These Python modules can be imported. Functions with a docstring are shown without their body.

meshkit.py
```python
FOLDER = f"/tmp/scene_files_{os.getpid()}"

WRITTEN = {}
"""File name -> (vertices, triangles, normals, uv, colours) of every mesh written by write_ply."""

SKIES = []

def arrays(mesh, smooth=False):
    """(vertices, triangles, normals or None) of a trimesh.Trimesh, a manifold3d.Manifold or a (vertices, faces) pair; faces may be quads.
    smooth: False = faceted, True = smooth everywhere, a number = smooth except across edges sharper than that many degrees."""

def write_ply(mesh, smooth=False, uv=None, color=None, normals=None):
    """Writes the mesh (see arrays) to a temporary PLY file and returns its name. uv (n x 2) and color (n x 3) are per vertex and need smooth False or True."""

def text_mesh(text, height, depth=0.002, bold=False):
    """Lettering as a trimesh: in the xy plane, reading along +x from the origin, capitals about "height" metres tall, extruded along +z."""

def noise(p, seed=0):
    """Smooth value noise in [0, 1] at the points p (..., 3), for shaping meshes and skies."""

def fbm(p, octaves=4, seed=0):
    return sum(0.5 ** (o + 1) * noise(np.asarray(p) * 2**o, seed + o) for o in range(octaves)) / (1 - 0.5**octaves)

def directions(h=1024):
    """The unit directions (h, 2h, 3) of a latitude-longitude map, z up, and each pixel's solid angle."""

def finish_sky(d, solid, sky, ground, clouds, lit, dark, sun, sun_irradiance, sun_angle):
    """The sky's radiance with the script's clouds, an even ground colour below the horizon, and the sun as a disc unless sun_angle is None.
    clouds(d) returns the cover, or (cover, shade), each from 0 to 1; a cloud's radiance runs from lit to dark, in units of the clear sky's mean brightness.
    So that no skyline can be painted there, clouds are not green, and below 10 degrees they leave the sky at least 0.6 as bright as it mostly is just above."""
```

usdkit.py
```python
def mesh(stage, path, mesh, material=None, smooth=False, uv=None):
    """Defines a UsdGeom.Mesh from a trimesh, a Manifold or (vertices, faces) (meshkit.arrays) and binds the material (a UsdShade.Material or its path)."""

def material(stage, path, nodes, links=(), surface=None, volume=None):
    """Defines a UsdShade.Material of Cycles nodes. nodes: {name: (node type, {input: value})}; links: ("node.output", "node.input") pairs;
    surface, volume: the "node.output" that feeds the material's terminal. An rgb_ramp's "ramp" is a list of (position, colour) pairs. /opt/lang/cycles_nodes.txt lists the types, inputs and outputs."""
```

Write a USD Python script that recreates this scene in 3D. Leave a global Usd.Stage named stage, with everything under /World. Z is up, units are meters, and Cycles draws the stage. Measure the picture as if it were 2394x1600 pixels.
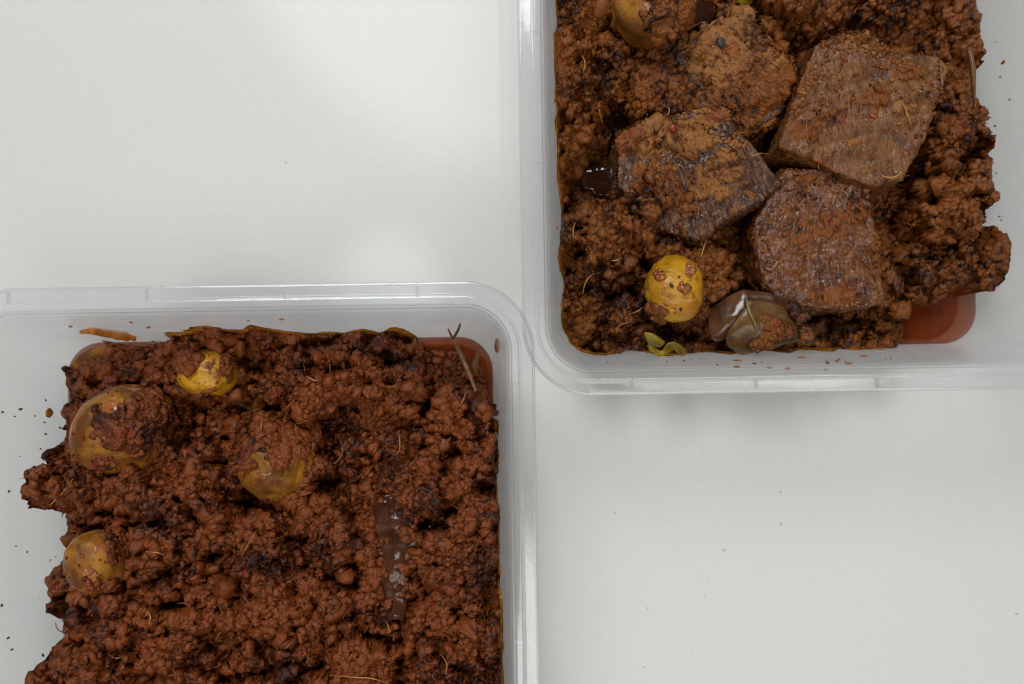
import math, numpy as np, trimesh, usdkit, meshkit
from pxr import Usd, UsdGeom, UsdLux, UsdShade, Gf, Sdf
from scipy.spatial import cKDTree
from scipy.interpolate import RBFInterpolator, PchipInterpolator
from shapely.geometry import Polygon, Point
from shapely import contains_xy

# ------------------------------------------------------------------ camera, lamps, exposure
# lengths in this script are millimetres, written to the stage in metres
stage = Usd.Stage.CreateInMemory()
UsdGeom.SetStageUpAxis(stage, UsdGeom.Tokens.z); UsdGeom.SetStageMetersPerUnit(stage, 1.0)
UsdGeom.Xform.Define(stage, '/World'); UsdGeom.Scope.Define(stage, '/World/Looks')
CAM_Z, FPX, NX, NY, PW, PH = 250.0, 2082.0, 1245.0, 888.0, 2394.0, 1600.0
cam = UsdGeom.Camera.Define(stage, '/World/camera')
UsdGeom.Xformable(cam).AddTranslateOp().Set((0, 0, CAM_Z / 1000))
cam.CreateHorizontalApertureAttr(36.0); cam.CreateFocalLengthAttr(36.0 * FPX / PW)
cam.CreateHorizontalApertureOffsetAttr((PW / 2 - NX) / PW * 36.0)
cam.CreateVerticalApertureOffsetAttr((NY - PH / 2) / PW * 36.0)
cam.CreateClippingRangeAttr((0.01, 100.0)); cam.CreateFocusDistanceAttr(0.214)
cam.CreateExposureAttr(0.22); cam.CreateFStopAttr(11.0)


def rect_lamp(name, pos, target, w, h, intensity, color, spread=None):
    l = UsdLux.RectLight.Define(stage, '/World/' + name)
    l.CreateWidthAttr(w); l.CreateHeightAttr(h); l.CreateIntensityAttr(intensity); l.CreateColorAttr(Gf.Vec3f(*color))
    d = np.array(target, float) - np.array(pos, float); d /= np.linalg.norm(d)
    z = -d; up = np.array([0, 1, 0]) if abs(z[2]) > 0.9 else np.array([0, 0, 1.0])
    x = np.cross(up, z); x /= np.linalg.norm(x); y = np.cross(z, x)
    m = Gf.Matrix4d(*[float(v) for v in (*x, 0, *y, 0, *z, 0, *pos, 1)])
    UsdGeom.Xformable(l).AddTransformOp().Set(m)
    return l


def spot_lamp(name, pos, target, radius, cone, soft, intensity, color):
    l = UsdLux.SphereLight.Define(stage, '/World/' + name)
    l.CreateRadiusAttr(radius); l.CreateIntensityAttr(intensity); l.CreateColorAttr(Gf.Vec3f(*color))
    sh = UsdLux.ShapingAPI.Apply(l.GetPrim()); sh.CreateShapingConeAngleAttr(cone); sh.CreateShapingConeSoftnessAttr(soft)
    d = np.array(target, float) - np.array(pos, float); d /= np.linalg.norm(d)
    z = -d; x = np.cross([0, 1.0, 0], z); x /= np.linalg.norm(x); y = np.cross(z, x)
    UsdGeom.Xformable(l).AddTransformOp().Set(Gf.Matrix4d(*[float(v) for v in (*x, 0, *y, 0, *z, 0, *pos, 1)]))


rect_lamp('window_lamp', (-0.40, 1.02, 1.50), (0, 0, 0), 0.72, 0.62, 12.5, (0.96, 0.985, 1.0))
rect_lamp('second_window_lamp', (1.5, 1.5, 1.8), (0, 0, 0), 1.0, 1.0, 1.6, (0.98, 0.99, 1.0))
rect_lamp('ceiling_lamp', (0.35, -0.78, 1.75), (0, 0, 0), 1.1, 0.8, 5.2, (1.0, 0.985, 0.95))
rect_lamp('room_lamp', (-1.5, -1.2, 1.6), (0, 0, 0), 1.2, 1.2, 1.0, (1.0, 0.98, 0.95))
spot_lamp('desk_lamp', (0.12, 0.85, 1.2), (0.000, 0.166, 0.0), 0.009, 3.85, 0.22, 3900.0, (0.93, 1.0, 1.0))
spot_lamp('small_lamp', (0.05, 0.55, 1.3), (-0.040, 0.026, 0.0), 0.006, 0.80, 1.0, 10000.0, (0.93, 0.99, 1.0))

# ------------------------------------------------------------------ helpers
rng = np.random.default_rng(7)
taken = {}


def obj(name, v, f, mat, parent=None, smooth=True):
    base = '/World' if parent is None else str(parent.GetPath())
    n = taken.get((base, name), 0); taken[(base, name)] = n + 1
    p = f'{base}/{name}' + (f'_{n:03d}' if n else '')
    return usdkit.mesh(stage, p, (np.asarray(v, float) / 1000.0, np.asarray(f, int)), mat, smooth=smooth).GetPrim()


def thing(name):
    n = taken.get(('/World', name), 0); taken[('/World', name)] = n + 1
    return UsdGeom.Xform.Define(stage, f'/World/{name}' + (f'_{n:03d}' if n else '')).GetPrim()


def tag(p, label=None, cat=None, group=None, kind=None):
    for k, x in (('label', label), ('category', cat), ('group', group), ('kind', kind)):
        if x: p.SetCustomDataByKey(k, x)
    return p


def W(px, py, z):                                    # a point of the picture at height z
    s = (CAM_Z - np.asarray(z, float)) / FPX
    return np.stack(np.broadcast_arrays((np.asarray(px, float) - NX) * s, (NY - np.asarray(py, float)) * s, np.asarray(z, float)), -1)


def topx(p):
    s = FPX / (CAM_Z - p[..., 2])
    return NX + p[..., 0] * s, NY - p[..., 1] * s


def cells_noise(p, cell, seed, reach=0.85):
    """Rounded crumb shapes: 1 on a crumb's middle, 0 in the creases; and a random number per crumb."""
    i = np.floor(p / cell).astype(np.int64) + 2000
    key = np.unique((i[:, 0] << 40) + (i[:, 1] << 20) + i[:, 2])
    o = np.array([(x << 40) + (y << 20) + z for x in (-1, 0, 1) for y in (-1, 0, 1) for z in (-1, 0, 1)])
    key = np.unique((key[:, None] + o).ravel())
    c = np.stack([key >> 40, (key >> 20) & 0xFFFFF, key & 0xFFFFF], 1) - 2000
    h = (c[:, 0] * 73856093 ^ c[:, 1] * 19349663 ^ c[:, 2] * 83492791 ^ seed * 2654435761) & 0xFFFFFFFF
    def hsh(k):
        x = (h + k * 0x9E3779B9) & 0xFFFFFFFF
        x = ((x ^ (x >> 15)) * 0x2C1B3C6D) & 0xFFFFFFFF
        x = ((x ^ (x >> 12)) * 0x297A2D39) & 0xFFFFFFFF
        return ((x ^ (x >> 15)) & 0xFFFFFF) / float(0xFFFFFF)
    q = (c + np.stack([hsh(1), hsh(2), hsh(3)], 1)) * cell
    d, k = cKDTree(q).query(p, workers=-1)
    t = np.stack([hsh(5), hsh(6), hsh(7)], 1)[k] - 0.5
    b = np.sqrt(np.maximum(0, 1 - (d / (reach * cell)) ** 2))
    return np.clip(b + 0.4 * ((p - q[k]) * t).sum(1) / cell, 0, 1.25), hsh(4)[k]


def fbm(p, scale, seed, octaves=3):
    out, a, t = 0, 1.0, 0
    for o in range(octaves):
        out = out + a * meshkit.noise(p / scale * 2 ** o, seed + o); t += a; a *= 0.5
    return out / t


def step(x, a, b):
    t = np.clip((x - a) / (b - a), 0, 1)
    return t * t * (3 - 2 * t)


def normals(v, f):
    n = np.zeros_like(v); c = np.cross(v[f[:, 1]] - v[f[:, 0]], v[f[:, 2]] - v[f[:, 0]])
    for k in range(3): np.add.at(n, f[:, k], c)
    return n / np.maximum(np.linalg.norm(n, axis=1, keepdims=True), 1e-12)


def crumble(v, f, seed, amps=((1.9, 0.55), (0.95, 0.60), (0.48, 0.42)), keep=None, wob=0.9, rag=((4.6, 3.4), (1.7, 1.5), (0.75, 0.6))):
    """ragged lumps, then crumbs of several sizes, then grain, each pushed out along the surface's own normals"""
    w = np.stack([fbm(v, 1.6, seed + 50 + k, 2) for k in range(3)], 1) - 0.5
    k1 = 1.0 if keep is None else keep
    for j, (sc, amp) in enumerate(rag):
        v = v + normals(v, f) * (k1 * amp * (np.abs(2 * fbm(v + w * sc * 0.6, sc, seed + 80 + j, 2) - 1) * 1.6 - 0.35))[:, None]
    big = fbm(v, 6.0, seed + 90, 2)                   # some places crumble coarse, some stay smooth mush
    for j, (cell, amp) in enumerate(amps):
        n = normals(v, f)
        b, r = cells_noise(v + w * cell * wob, cell, seed + j)
        d = amp * (b * (0.25 + 0.95 * r) - 0.3) * (0.30 + 1.1 * (step(big, 0.38, 0.62) if j < 2 else 0.55))
        v = v + n * (d * k1)[:, None]
    return v


def merge(parts):
    v, f, n = [], [], 0
    for a, b in parts:
        v.append(a); f.append(np.asarray(b) + n); n += len(a)
    return np.vstack(v), np.vstack(f)


def tube(pts, rad, seg=6, n=None):
    pts = np.asarray(pts, float)
    if n:
        t = np.linspace(0, 1, len(pts)); pts = np.stack([PchipInterpolator(t, pts[:, k])(np.linspace(0, 1, n)) for k in range(3)], 1)
    rad = np.interp(np.linspace(0, 1, len(pts)), np.linspace(0, 1, np.size(rad)), np.atleast_1d(rad))
    t = np.gradient(pts, axis=0); t /= np.linalg.norm(t, axis=1, keepdims=True)
    up = np.array([0.13, 0.21, 0.97]); a = np.cross(t, up); a /= np.linalg.norm(a, axis=1, keepdims=True) + 1e-9; b = np.cross(t, a)
    ang = np.linspace(0, 2 * math.pi, seg, endpoint=False)
    v = (pts[:, None] + rad[:, None, None] * (a[:, None] * np.cos(ang)[None, :, None] + b[:, None] * np.sin(ang)[None, :, None])).reshape(-1, 3)
    f = []
    for i in range(len(pts) - 1):
        for k in range(seg):
            p, q = i * seg + k, i * seg + (k + 1) % seg
            f += [[p, q, q + seg], [p, q + seg, p + seg]]
    v = np.vstack([v, pts[:1], pts[-1:]]); m = len(v)
    for k in range(seg):
        f += [[m - 2, (k + 1) % seg, k], [m - 1, (len(pts) - 1) * seg + k, (len(pts) - 1) * seg + (k + 1) % seg]]
    return v, np.array(f)


ICO = {k: trimesh.creation.icosphere(k) for k in (1, 2, 3, 4, 5, 6)}


def pebble(c, r, seed, sub=2, squash=(1, 1, 1), amp=0.35):
    s = ICO[sub]; v = np.array(s.vertices)
    v = v * (1 + amp * (fbm(v + seed * 3.7, 0.9, seed % 97, 2) - 0.5) * 2)[:, None]
    a = seed * 1.7; R = np.array([[math.cos(a), -math.sin(a), 0], [math.sin(a), math.cos(a), 0], [0, 0, 1]])
    return (v * r * np.array(squash)) @ R.T + np.asarray(c), np.array(s.faces)


# ------------------------------------------------------------------ materials
def M(name, nodes, links, surface, volume=None):
    return usdkit.material(stage, '/World/Looks/' + name, nodes, links, surface=surface, volume=volume)


def paste_mat(name, dark, mid, light, red, rough=(0.13, 0.55)):
    nodes = {
        'g': ('geometry', {}),
        'n1': ('noise_texture', {'scale': 75.0, 'detail': 4.0}),
        'n2': ('noise_texture', {'scale': 620.0, 'detail': 4.0, 'roughness': 0.65}),
        'vo': ('voronoi_texture', {'scale': 720.0}),
        'sp': ('separate_color', {}),
        'a': ('math', {'math_type': 'multiply_add', 'value2': 1.05, 'value3': 0.0}),
        'b': ('math', {'math_type': 'multiply_add', 'value2': 0.62}),
        'c': ('math', {'math_type': 'multiply_add', 'value2': 0.20}),
        'r': ('rgb_ramp', {'ramp': [(0.77, dark), (0.92, mid), (0.98, mid), (1.14, light)]}),
        'n3': ('noise_texture', {'scale': 260.0, 'detail': 2.0}),
        'm3': ('map_range', {'from_min': 0.60, 'from_max': 0.72, 'to_min': 0.0, 'to_max': 0.65, 'clamp': True}),
        'mx': ('mix', {'color2': red}),
        'n4': ('noise_texture', {'scale': 180.0, 'detail': 3.0}),
        'ro': ('map_range', {'from_min': 0.44, 'from_max': 0.64, 'to_min': rough[0], 'to_max': rough[1], 'clamp': True}),
        'n5': ('noise_texture', {'scale': 1900.0, 'detail': 4.0, 'roughness': 0.65}),
        'bu': ('bump', {'strength': 0.6, 'distance': 0.0004}),
        'p': ('principled_bsdf', {'specular_ior_level': 0.16, 'coat_weight': 0.14, 'coat_roughness': 0.10}),
    }
    L = [('g.position', f'{k}.vector') for k in ('n1', 'n2', 'vo', 'n3', 'n4', 'n5')]
    L += [('n1.fac', 'a.value1'), ('n2.fac', 'b.value1'), ('a.value', 'b.value3'), ('vo.color', 'sp.color'), ('sp.r', 'c.value1'), ('b.value', 'c.value3'), ('c.value', 'r.fac'),
          ('n3.fac', 'm3.value'), ('m3.result', 'mx.fac'), ('r.color', 'mx.color1'), ('mx.color', 'p.base_color'), ('n4.fac', 'ro.value'), ('ro.result', 'p.roughness'),
          ('n5.fac', 'bu.height'), ('bu.normal', 'p.normal'), ('bu.normal', 'p.coat_normal')]
    return M(name, nodes, L, 'p.BSDF')


paste_l = paste_mat('paste_red_brown', (0.038, 0.0095, 0.0040), (0.175, 0.043, 0.0105), (0.38, 0.108, 0.027), (0.26, 0.045, 0.013))
paste_r = paste_mat('paste_brown', (0.032, 0.0090, 0.0040), (0.180, 0.054, 0.0115), (0.40, 0.150, 0.030), (0.25, 0.056, 0.014), (0.10, 0.55))
paste_t = paste_mat('paste_tan', (0.08, 0.026, 0.009), (0.27, 0.108, 0.030), (0.50, 0.240, 0.072), (0.28, 0.075, 0.018), (0.4, 0.7))


def meat_mat(name, grain, dark, mid, light, rough=(0.22, 0.5), wet=0.45):
    nodes = {
        'g': ('geometry', {}),
        'mp': ('mapping', {'rotation': (0, 0, grain), 'scale': (1.0, 0.5, 1.0)}),
        'n1': ('noise_texture', {'scale': 900.0, 'detail': 4.0, 'roughness': 0.6}),
        'n2': ('noise_texture', {'scale': 170.0, 'detail': 4.0}),
        'a': ('math', {'math_type': 'multiply_add', 'value2': 0.5, 'value3': 0.0}),
        'b': ('math', {'math_type': 'multiply_add', 'value2': 0.6}),
        'r': ('rgb_ramp', {'ramp': [(0.40, dark), (0.54, mid), (0.70, light)]}),
        'n4': ('noise_texture', {'scale': 240.0, 'detail': 3.0}),
        'ro': ('map_range', {'from_min': 0.42, 'from_max': 0.60, 'to_min': rough[0], 'to_max': rough[1], 'clamp': True}),
        'bu': ('bump', {'strength': 0.8, 'distance': 0.0005}),
        'p': ('principled_bsdf', {'specular_ior_level': 0.25, 'coat_weight': wet, 'coat_roughness': 0.13}),
    }
    L = [('g.position', 'mp.vector'), ('mp.vector', 'n1.vector'), ('g.position', 'n2.vector'), ('g.position', 'n4.vector'), ('n2.fac', 'a.value1'), ('n1.fac', 'b.value1'), ('a.value', 'b.value3'),
         ('b.value', 'r.fac'), ('r.color', 'p.base_color'), ('n4.fac', 'ro.value'), ('ro.result', 'p.roughness'), ('n1.fac', 'bu.height'), ('bu.normal', 'p.normal'), ('bu.normal', 'p.coat_normal')]
    return M(name, nodes, L, 'p.BSDF')


meat_a = meat_mat('meat_tan', 0.3, (0.075, 0.024, 0.007), (0.150, 0.056, 0.0165), (0.23, 0.095, 0.028), (0.2, 0.55), 0.22)
meat_b = meat_mat('meat_dark', 1.1, (0.018, 0.009, 0.007), (0.075, 0.028, 0.013), (0.17, 0.068, 0.025), (0.13, 0.45))
meat_c = meat_mat('meat_brown', 1.45, (0.030, 0.011, 0.006), (0.120, 0.036, 0.0110), (0.22, 0.082, 0.022), (0.11, 0.42))


def potato_mat(name, yellow, brown, lo, hi, spec, ro):
    nodes = {
        'g': ('geometry', {}),
        'n1': ('noise_texture', {'scale': 130.0, 'detail': 4.0, 'roughness': 0.6}),
        'r': ('rgb_ramp', {'ramp': [(lo, yellow), (hi, brown)]}),
        'n2': ('noise_texture', {'scale': 420.0, 'detail': 5.0, 'roughness': 0.65}),
        'm2': ('map_range', {'from_min': 0.56, 'from_max': 0.66, 'to_min': 0.0, 'to_max': 0.85, 'clamp': True}),
        'mx': ('mix', {'color2': (0.20, 0.065, 0.014)}),
        'n3': ('noise_texture', {'scale': 700.0, 'detail': 5.0, 'roughness': 0.65}),
        'bu': ('bump', {'strength': 0.7, 'distance': 0.0004}),
        'p': ('principled_bsdf', {'roughness': ro, 'specular_ior_level': spec}),
    }
    L = [('g.position', f'{k}.vector') for k in ('n1', 'n2', 'n3')] + [('n1.fac', 'r.fac'), ('n2.fac', 'm2.value'), ('m2.result', 'mx.fac'), ('r.color', 'mx.color1'), ('mx.color', 'p.base_color'),
         ('n3.fac', 'bu.height'), ('bu.normal', 'p.normal')]
    return M(name, nodes, L, 'p.BSDF')


potato_y = potato_mat('potato_yellow', (0.56, 0.275, 0.011), (0.38, 0.150, 0.010), 0.42, 0.70, 0.45, 0.22)
potato_b = potato_mat('potato_golden', (0.40, 0.175, 0.020), (0.13, 0.042, 0.008), 0.38, 0.60, 0.16, 0.34)


def plain(name, col, rough=0.5, spec=0.5, var=0.25, scale=500.0):
    nodes = {'g': ('geometry', {}), 'n': ('noise_texture', {'scale': scale, 'detail': 3.0}), 'm': ('map_range', {'from_min': 0.3, 'from_max': 0.7, 'to_min': 1 - var, 'to_max': 1 + var}),
             'h': ('hsv', {'color': col}), 'p': ('principled_bsdf', {'roughness': rough, 'specular_ior_level': spec})}
    return M(name, nodes, [('g.position', 'n.vector'), ('n.fac', 'm.value'), ('m.result', 'h.value'), ('h.color', 'p.base_color')], 'p.BSDF')


def sheer(name, col, tr, rough=0.15, trans=0.3):
    """A thin sheet (leaf, skin, film) that lets part of the light through: transparent + translucent + gloss."""
    nodes = {'g': ('geometry', {}), 'n': ('noise_texture', {'scale': 230.0, 'detail': 4.0}), 'm': ('map_range', {'from_min': 0.3, 'from_max': 0.7, 'to_min': 0.45, 'to_max': 1.5}), 'h': ('hsv', {'color': col}),
             'p': ('principled_bsdf', {'roughness': rough}), 'tl': ('translucent_bsdf', {}), 'a': ('mix_closure', {'fac': trans}), 't': ('transparent_bsdf', {'color': (0.9, 0.7, 0.4)}),
             'b': ('mix_closure', {'fac': tr}), 'n2': ('noise_texture', {'scale': 700.0, 'detail': 2.0}), 'bu': ('bump', {'strength': 0.4, 'distance': 0.0003})}
    return M(name, nodes, [('g.position', 'n.vector'), ('g.position', 'n2.vector'), ('n2.fac', 'bu.height'), ('bu.normal', 'p.normal'), ('n.fac', 'm.value'), ('m.result', 'h.value'), ('h.color', 'p.base_color'), ('h.color', 'tl.color'),
                           ('p.BSDF', 'a.closure1'), ('tl.BSDF', 'a.closure2'), ('a.closure', 'b.closure1'), ('t.BSDF', 'b.closure2')], 'b.closure')


smear_m = plain('sauce_smear', (0.27, 0.085, 0.018), 0.25, 0.5, 0.5, 300.0)
fibre_m = plain('pale_fibre', (0.42, 0.19, 0.05), 0.5)
fibre_d = plain('orange_fibre', (0.36, 0.12, 0.03), 0.5)
stalk_m = plain('stalk', (0.17, 0.075, 0.030), 0.35)
herb_m = plain('herb', (0.20, 0.14, 0.05), 0.5)
stalk_d = plain('dark_stalk', (0.09, 0.065, 0.02), 0.4)
seed_m = plain('black_seed', (0.016, 0.014, 0.014), 0.3)
lump_m = plain('dark_spice', (0.035, 0.030, 0.028), 0.5)
chilli_m = plain('chilli', (0.30, 0.030, 0.018), 0.35)
flake_m = sheer('orange_flake', (0.52, 0.19, 0.03), 0.15)
leaf_y = plain('yellow_leaf', (0.27, 0.185, 0.012), 0.3, 0.5, 0.6, 260.0)
rib_m = plain('leaf_rib', (0.19, 0.115, 0.03), 0.3)
leaf_o = sheer('olive_leaf', (0.19, 0.095, 0.026), 0.22, 0.28)
leaf_b = plain('brown_leaf', (0.085, 0.034, 0.014), 0.22, 0.5, 0.5, 260.0)
leaf_d = sheer('dark_leaf', (0.13, 0.050, 0.028), 0.42, 0.13)
speck_g = plain('grey_speck', (0.58, 0.585, 0.58), 0.8)
speck_d = plain('dark_speck', (0.43, 0.43, 0.42), 0.8)
def SCHLICK(f0, f1):                                 # gloss that grows towards grazing view, alike from both sides of a thin sheet
    return {'fw': ('layer_weight', {'blend': 0.5}), 'fp': ('math', {'math_type': 'power', 'value2': 4.0}), 'fz': ('map_range', {'from_min': 0.0, 'from_max': 1.0, 'to_min': f0, 'to_max': f1})}


SCH_L = [('fw.facing', 'fp.value1'), ('fp.value', 'fz.value')]
bubble_m = M('bubble', {**SCHLICK(0.05, 0.8), 't': ('transparent_bsdf', {'color': (0.95, 0.9, 0.86)}), 'gl': ('glossy_bsdf', {'roughness': 0.03}), 'm': ('mix_closure', {})},
             SCH_L + [('fz.result', 'm.fac'), ('t.BSDF', 'm.closure1'), ('gl.BSDF', 'm.closure2')], 'm.closure')
oil_m = M('chilli_oil', {**SCHLICK(0.04, 0.6), 't': ('transparent_bsdf', {}), 'gl': ('glossy_bsdf', {'roughness': 0.02}), 'm': ('mix_closure', {}), 'df': ('diffuse_bsdf', {'color': (0.27, 0.050, 0.014)}), 'tb': ('mix_closure', {'fac': 0.48}),
                         'v': ('absorption_volume', {'color': (0.88, 0.56, 0.26), 'density': 210.0})},
          SCH_L + [('fz.result', 'm.fac'), ('t.BSDF', 'tb.closure1'), ('df.BSDF', 'tb.closure2'), ('tb.closure', 'm.closure1'), ('gl.BSDF', 'm.closure2')], 'm.closure', 'v.volume')
sauce_m = M('dark_sauce', {'g': ('geometry', {}), 'n': ('noise_texture', {'scale': 200.0, 'detail': 1.5}), 'bu': ('bump', {'strength': 0.4, 'distance': 0.0015}), 'p': ('principled_bsdf', {'base_color': (0.030, 0.010, 0.005), 'roughness': 0.07})},
            [('g.position', 'n.vector'), ('n.fac', 'bu.height'), ('bu.normal', 'p.normal')], 'p.BSDF')
table_m = M('table_white', {'g': ('geometry', {}), 'n': ('noise_texture', {'scale': 700.0, 'detail': 4.0}), 'n2': ('noise_texture', {'scale': 14.0, 'detail': 3.0}),
                            'mp': ('mapping', {'scale': (0.35, 1.0, 1.0)}),
                            'a': ('map_range', {'from_min': 0.3, 'from_max': 0.7, 'to_min': 0.985, 'to_max': 1.01}), 'b': ('map_range', {'from_min': 0.3, 'from_max': 0.7, 'to_min': 0.98, 'to_max': 1.01}),
                            'c': ('math', {'math_type': 'multiply'}), 'h': ('hsv', {'color': (0.69, 0.688, 0.662)}), 'bu': ('bump', {'strength': 0.12, 'distance': 0.0003}),
                            'p': ('principled_bsdf', {'roughness': 0.45, 'specular_ior_level': 0.3})},
            [('g.position', 'mp.vector'), ('mp.vector', 'n.vector'), ('g.position', 'n2.vector'), ('n.fac', 'a.value'), ('n2.fac', 'b.value'), ('a.result', 'c.value1'), ('b.result', 'c.value2'), ('c.value', 'h.value'),
             ('h.color', 'p.base_color'), ('n.fac', 'bu.height'), ('bu.normal', 'p.normal')], 'p.BSDF')


def plastic(name, milk, edge, rough=0.06, f1=0.45):
    nodes = {**SCHLICK(0.03, f1), 't': ('transparent_bsdf', {'color': (0.985, 0.99, 0.995)}), 'd': ('diffuse_bsdf', {'color': (0.88, 0.885, 0.90)}), 'tl': ('translucent_bsdf', {'color': (0.88, 0.885, 0.90)}),
             'dm': ('mix_closure', {'fac': 0.5}), 'lw': ('layer_weight', {'blend': 0.35}), 'mr': ('map_range', {'from_min': 0.0, 'from_max': 1.0, 'to_min': milk, 'to_max': edge}),
             'm1': ('mix_closure', {}), 'gl': ('glossy_bsdf', {'roughness': rough, 'color': (0.95, 0.97, 1.0)}), 'm2': ('mix_closure', {}),
             'g': ('geometry', {}), 'mp': ('mapping', {}), 'sn': ('noise_texture', {'scale': 90.0, 'detail': 2.0}), 'sr': ('map_range', {'from_min': 0.35, 'from_max': 0.7, 'to_min': rough * 0.85, 'to_max': rough * 1.5}),
             'wn': ('noise_texture', {'scale': 60.0, 'detail': 3.0}), 'wb': ('bump', {'strength': 0.06, 'distance': 0.001})}
    return M(name, nodes, SCH_L + [('g.position', 'mp.vector'), ('mp.vector', 'sn.vector'), ('g.position', 'wn.vector'), ('sn.fac', 'sr.value'), ('sr.result', 'gl.roughness'), ('wn.fac', 'wb.height'), ('wb.normal', 'gl.normal'), ('d.BSDF', 'dm.closure1'), ('tl.BSDF', 'dm.closure2'), ('lw.facing', 'mr.value'), ('mr.result', 'm1.fac'), ('t.BSDF', 'm1.closure1'), ('dm.closure', 'm1.closure2'),
                           ('fz.result', 'm2.fac'), ('m1.closure', 'm2.closure1'), ('gl.BSDF', 'm2.closure2')], 'm2.closure')


wall_plastic = plastic('clear_plastic', 0.02, 0.40, 0.18)
rim_plastic = plastic('rim_plastic', 0.02, 0.5, 0.07, 0.75)

# ------------------------------------------------------------------ the table
def table():
    v = np.array([[-900, -900, 0], [900, -900, 0], [900, 900, 0], [-900, 900, 0], [-900, -900, -18], [900, -900, -18], [900, 900, -18], [-900, 900, -18]], float)
    f = np.array([[0, 1, 2], [0, 2, 3], [4, 6, 5], [4, 7, 6], [0, 4, 5], [0, 5, 1], [1, 5, 6], [1, 6, 2], [2, 6, 7], [2, 7, 3], [3, 7, 4], [3, 4, 0]])
    t = thing('table'); tag(t, 'matt white table top under the two plastic tubs', 'table', kind='structure')
    obj('table_top', v, f, table_m, t, smooth=False)
    spots = [(668, 380, 5.5, 0), (640, 15, 3, 0), (305, 240, 2.5, 0), (692, 492, 2, 0), (1438, 1200, 4, 1), (1416, 1208, 3, 0), (1514, 1422, 4, 1), (1341, 1433, 3, 0), (1692, 1287, 5, 1), (1740, 1084, 4.5, 0),
             (1802, 1084, 3.5, 0), (1902, 1133, 4, 0), (1825, 1151, 5, 1), (1947, 1162, 4, 0), (1750, 1152, 3.5, 0), (1725, 1158, 5, 0), (1826, 1225, 5, 1), (1892, 1212, 3, 0), (1657, 1356, 4, 0), (1647, 1392, 4, 0),
             (1748, 1357, 3, 0), (2377, 1435, 6, 1), (1773, 1253, 3, 0), (1617, 1526, 5, 0), (1651, 1526, 3, 0), (1900, 1365, 3.5, 0), (1924, 1395, 3, 0), (1476, 1309, 4, 0), (1624, 1116, 3, 0), (1485, 1060, 2, 0),
             (1798, 990, 2.5, 0), (1718, 1229, 4, 0), (1644, 1055, 4, 0), (1541, 1142, 3, 0), (1588, 1289, 3, 0), (1505, 1560, 4, 0), (2070, 1230, 3, 0), (1690, 1475, 3, 0)]
    for x, y, r, d in spots:
        c = W(x, y, 0.05); r = r * 0.12 * 0.62
        a = np.linspace(0, 2 * math.pi, 12, endpoint=False); rr = r * (1 + 0.25 * np.sin(2 * a + x) + 0.12 * np.cos(3 * a + y))
        vv = np.vstack([np.stack([c[0] + rr * np.cos(a), c[1] + rr * np.sin(a), np.full(12, 0.004)], 1), [[c[0], c[1], 0.10]]])
        obj('speck', vv, [[k, (k + 1) % 12, 12] for k in range(12)], speck_d if d else speck_g, t)


table()

# ------------------------------------------------------------------ the tubs
DRAFT, RIM_Z, RC = 0.144, 50.0, 10.0


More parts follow.
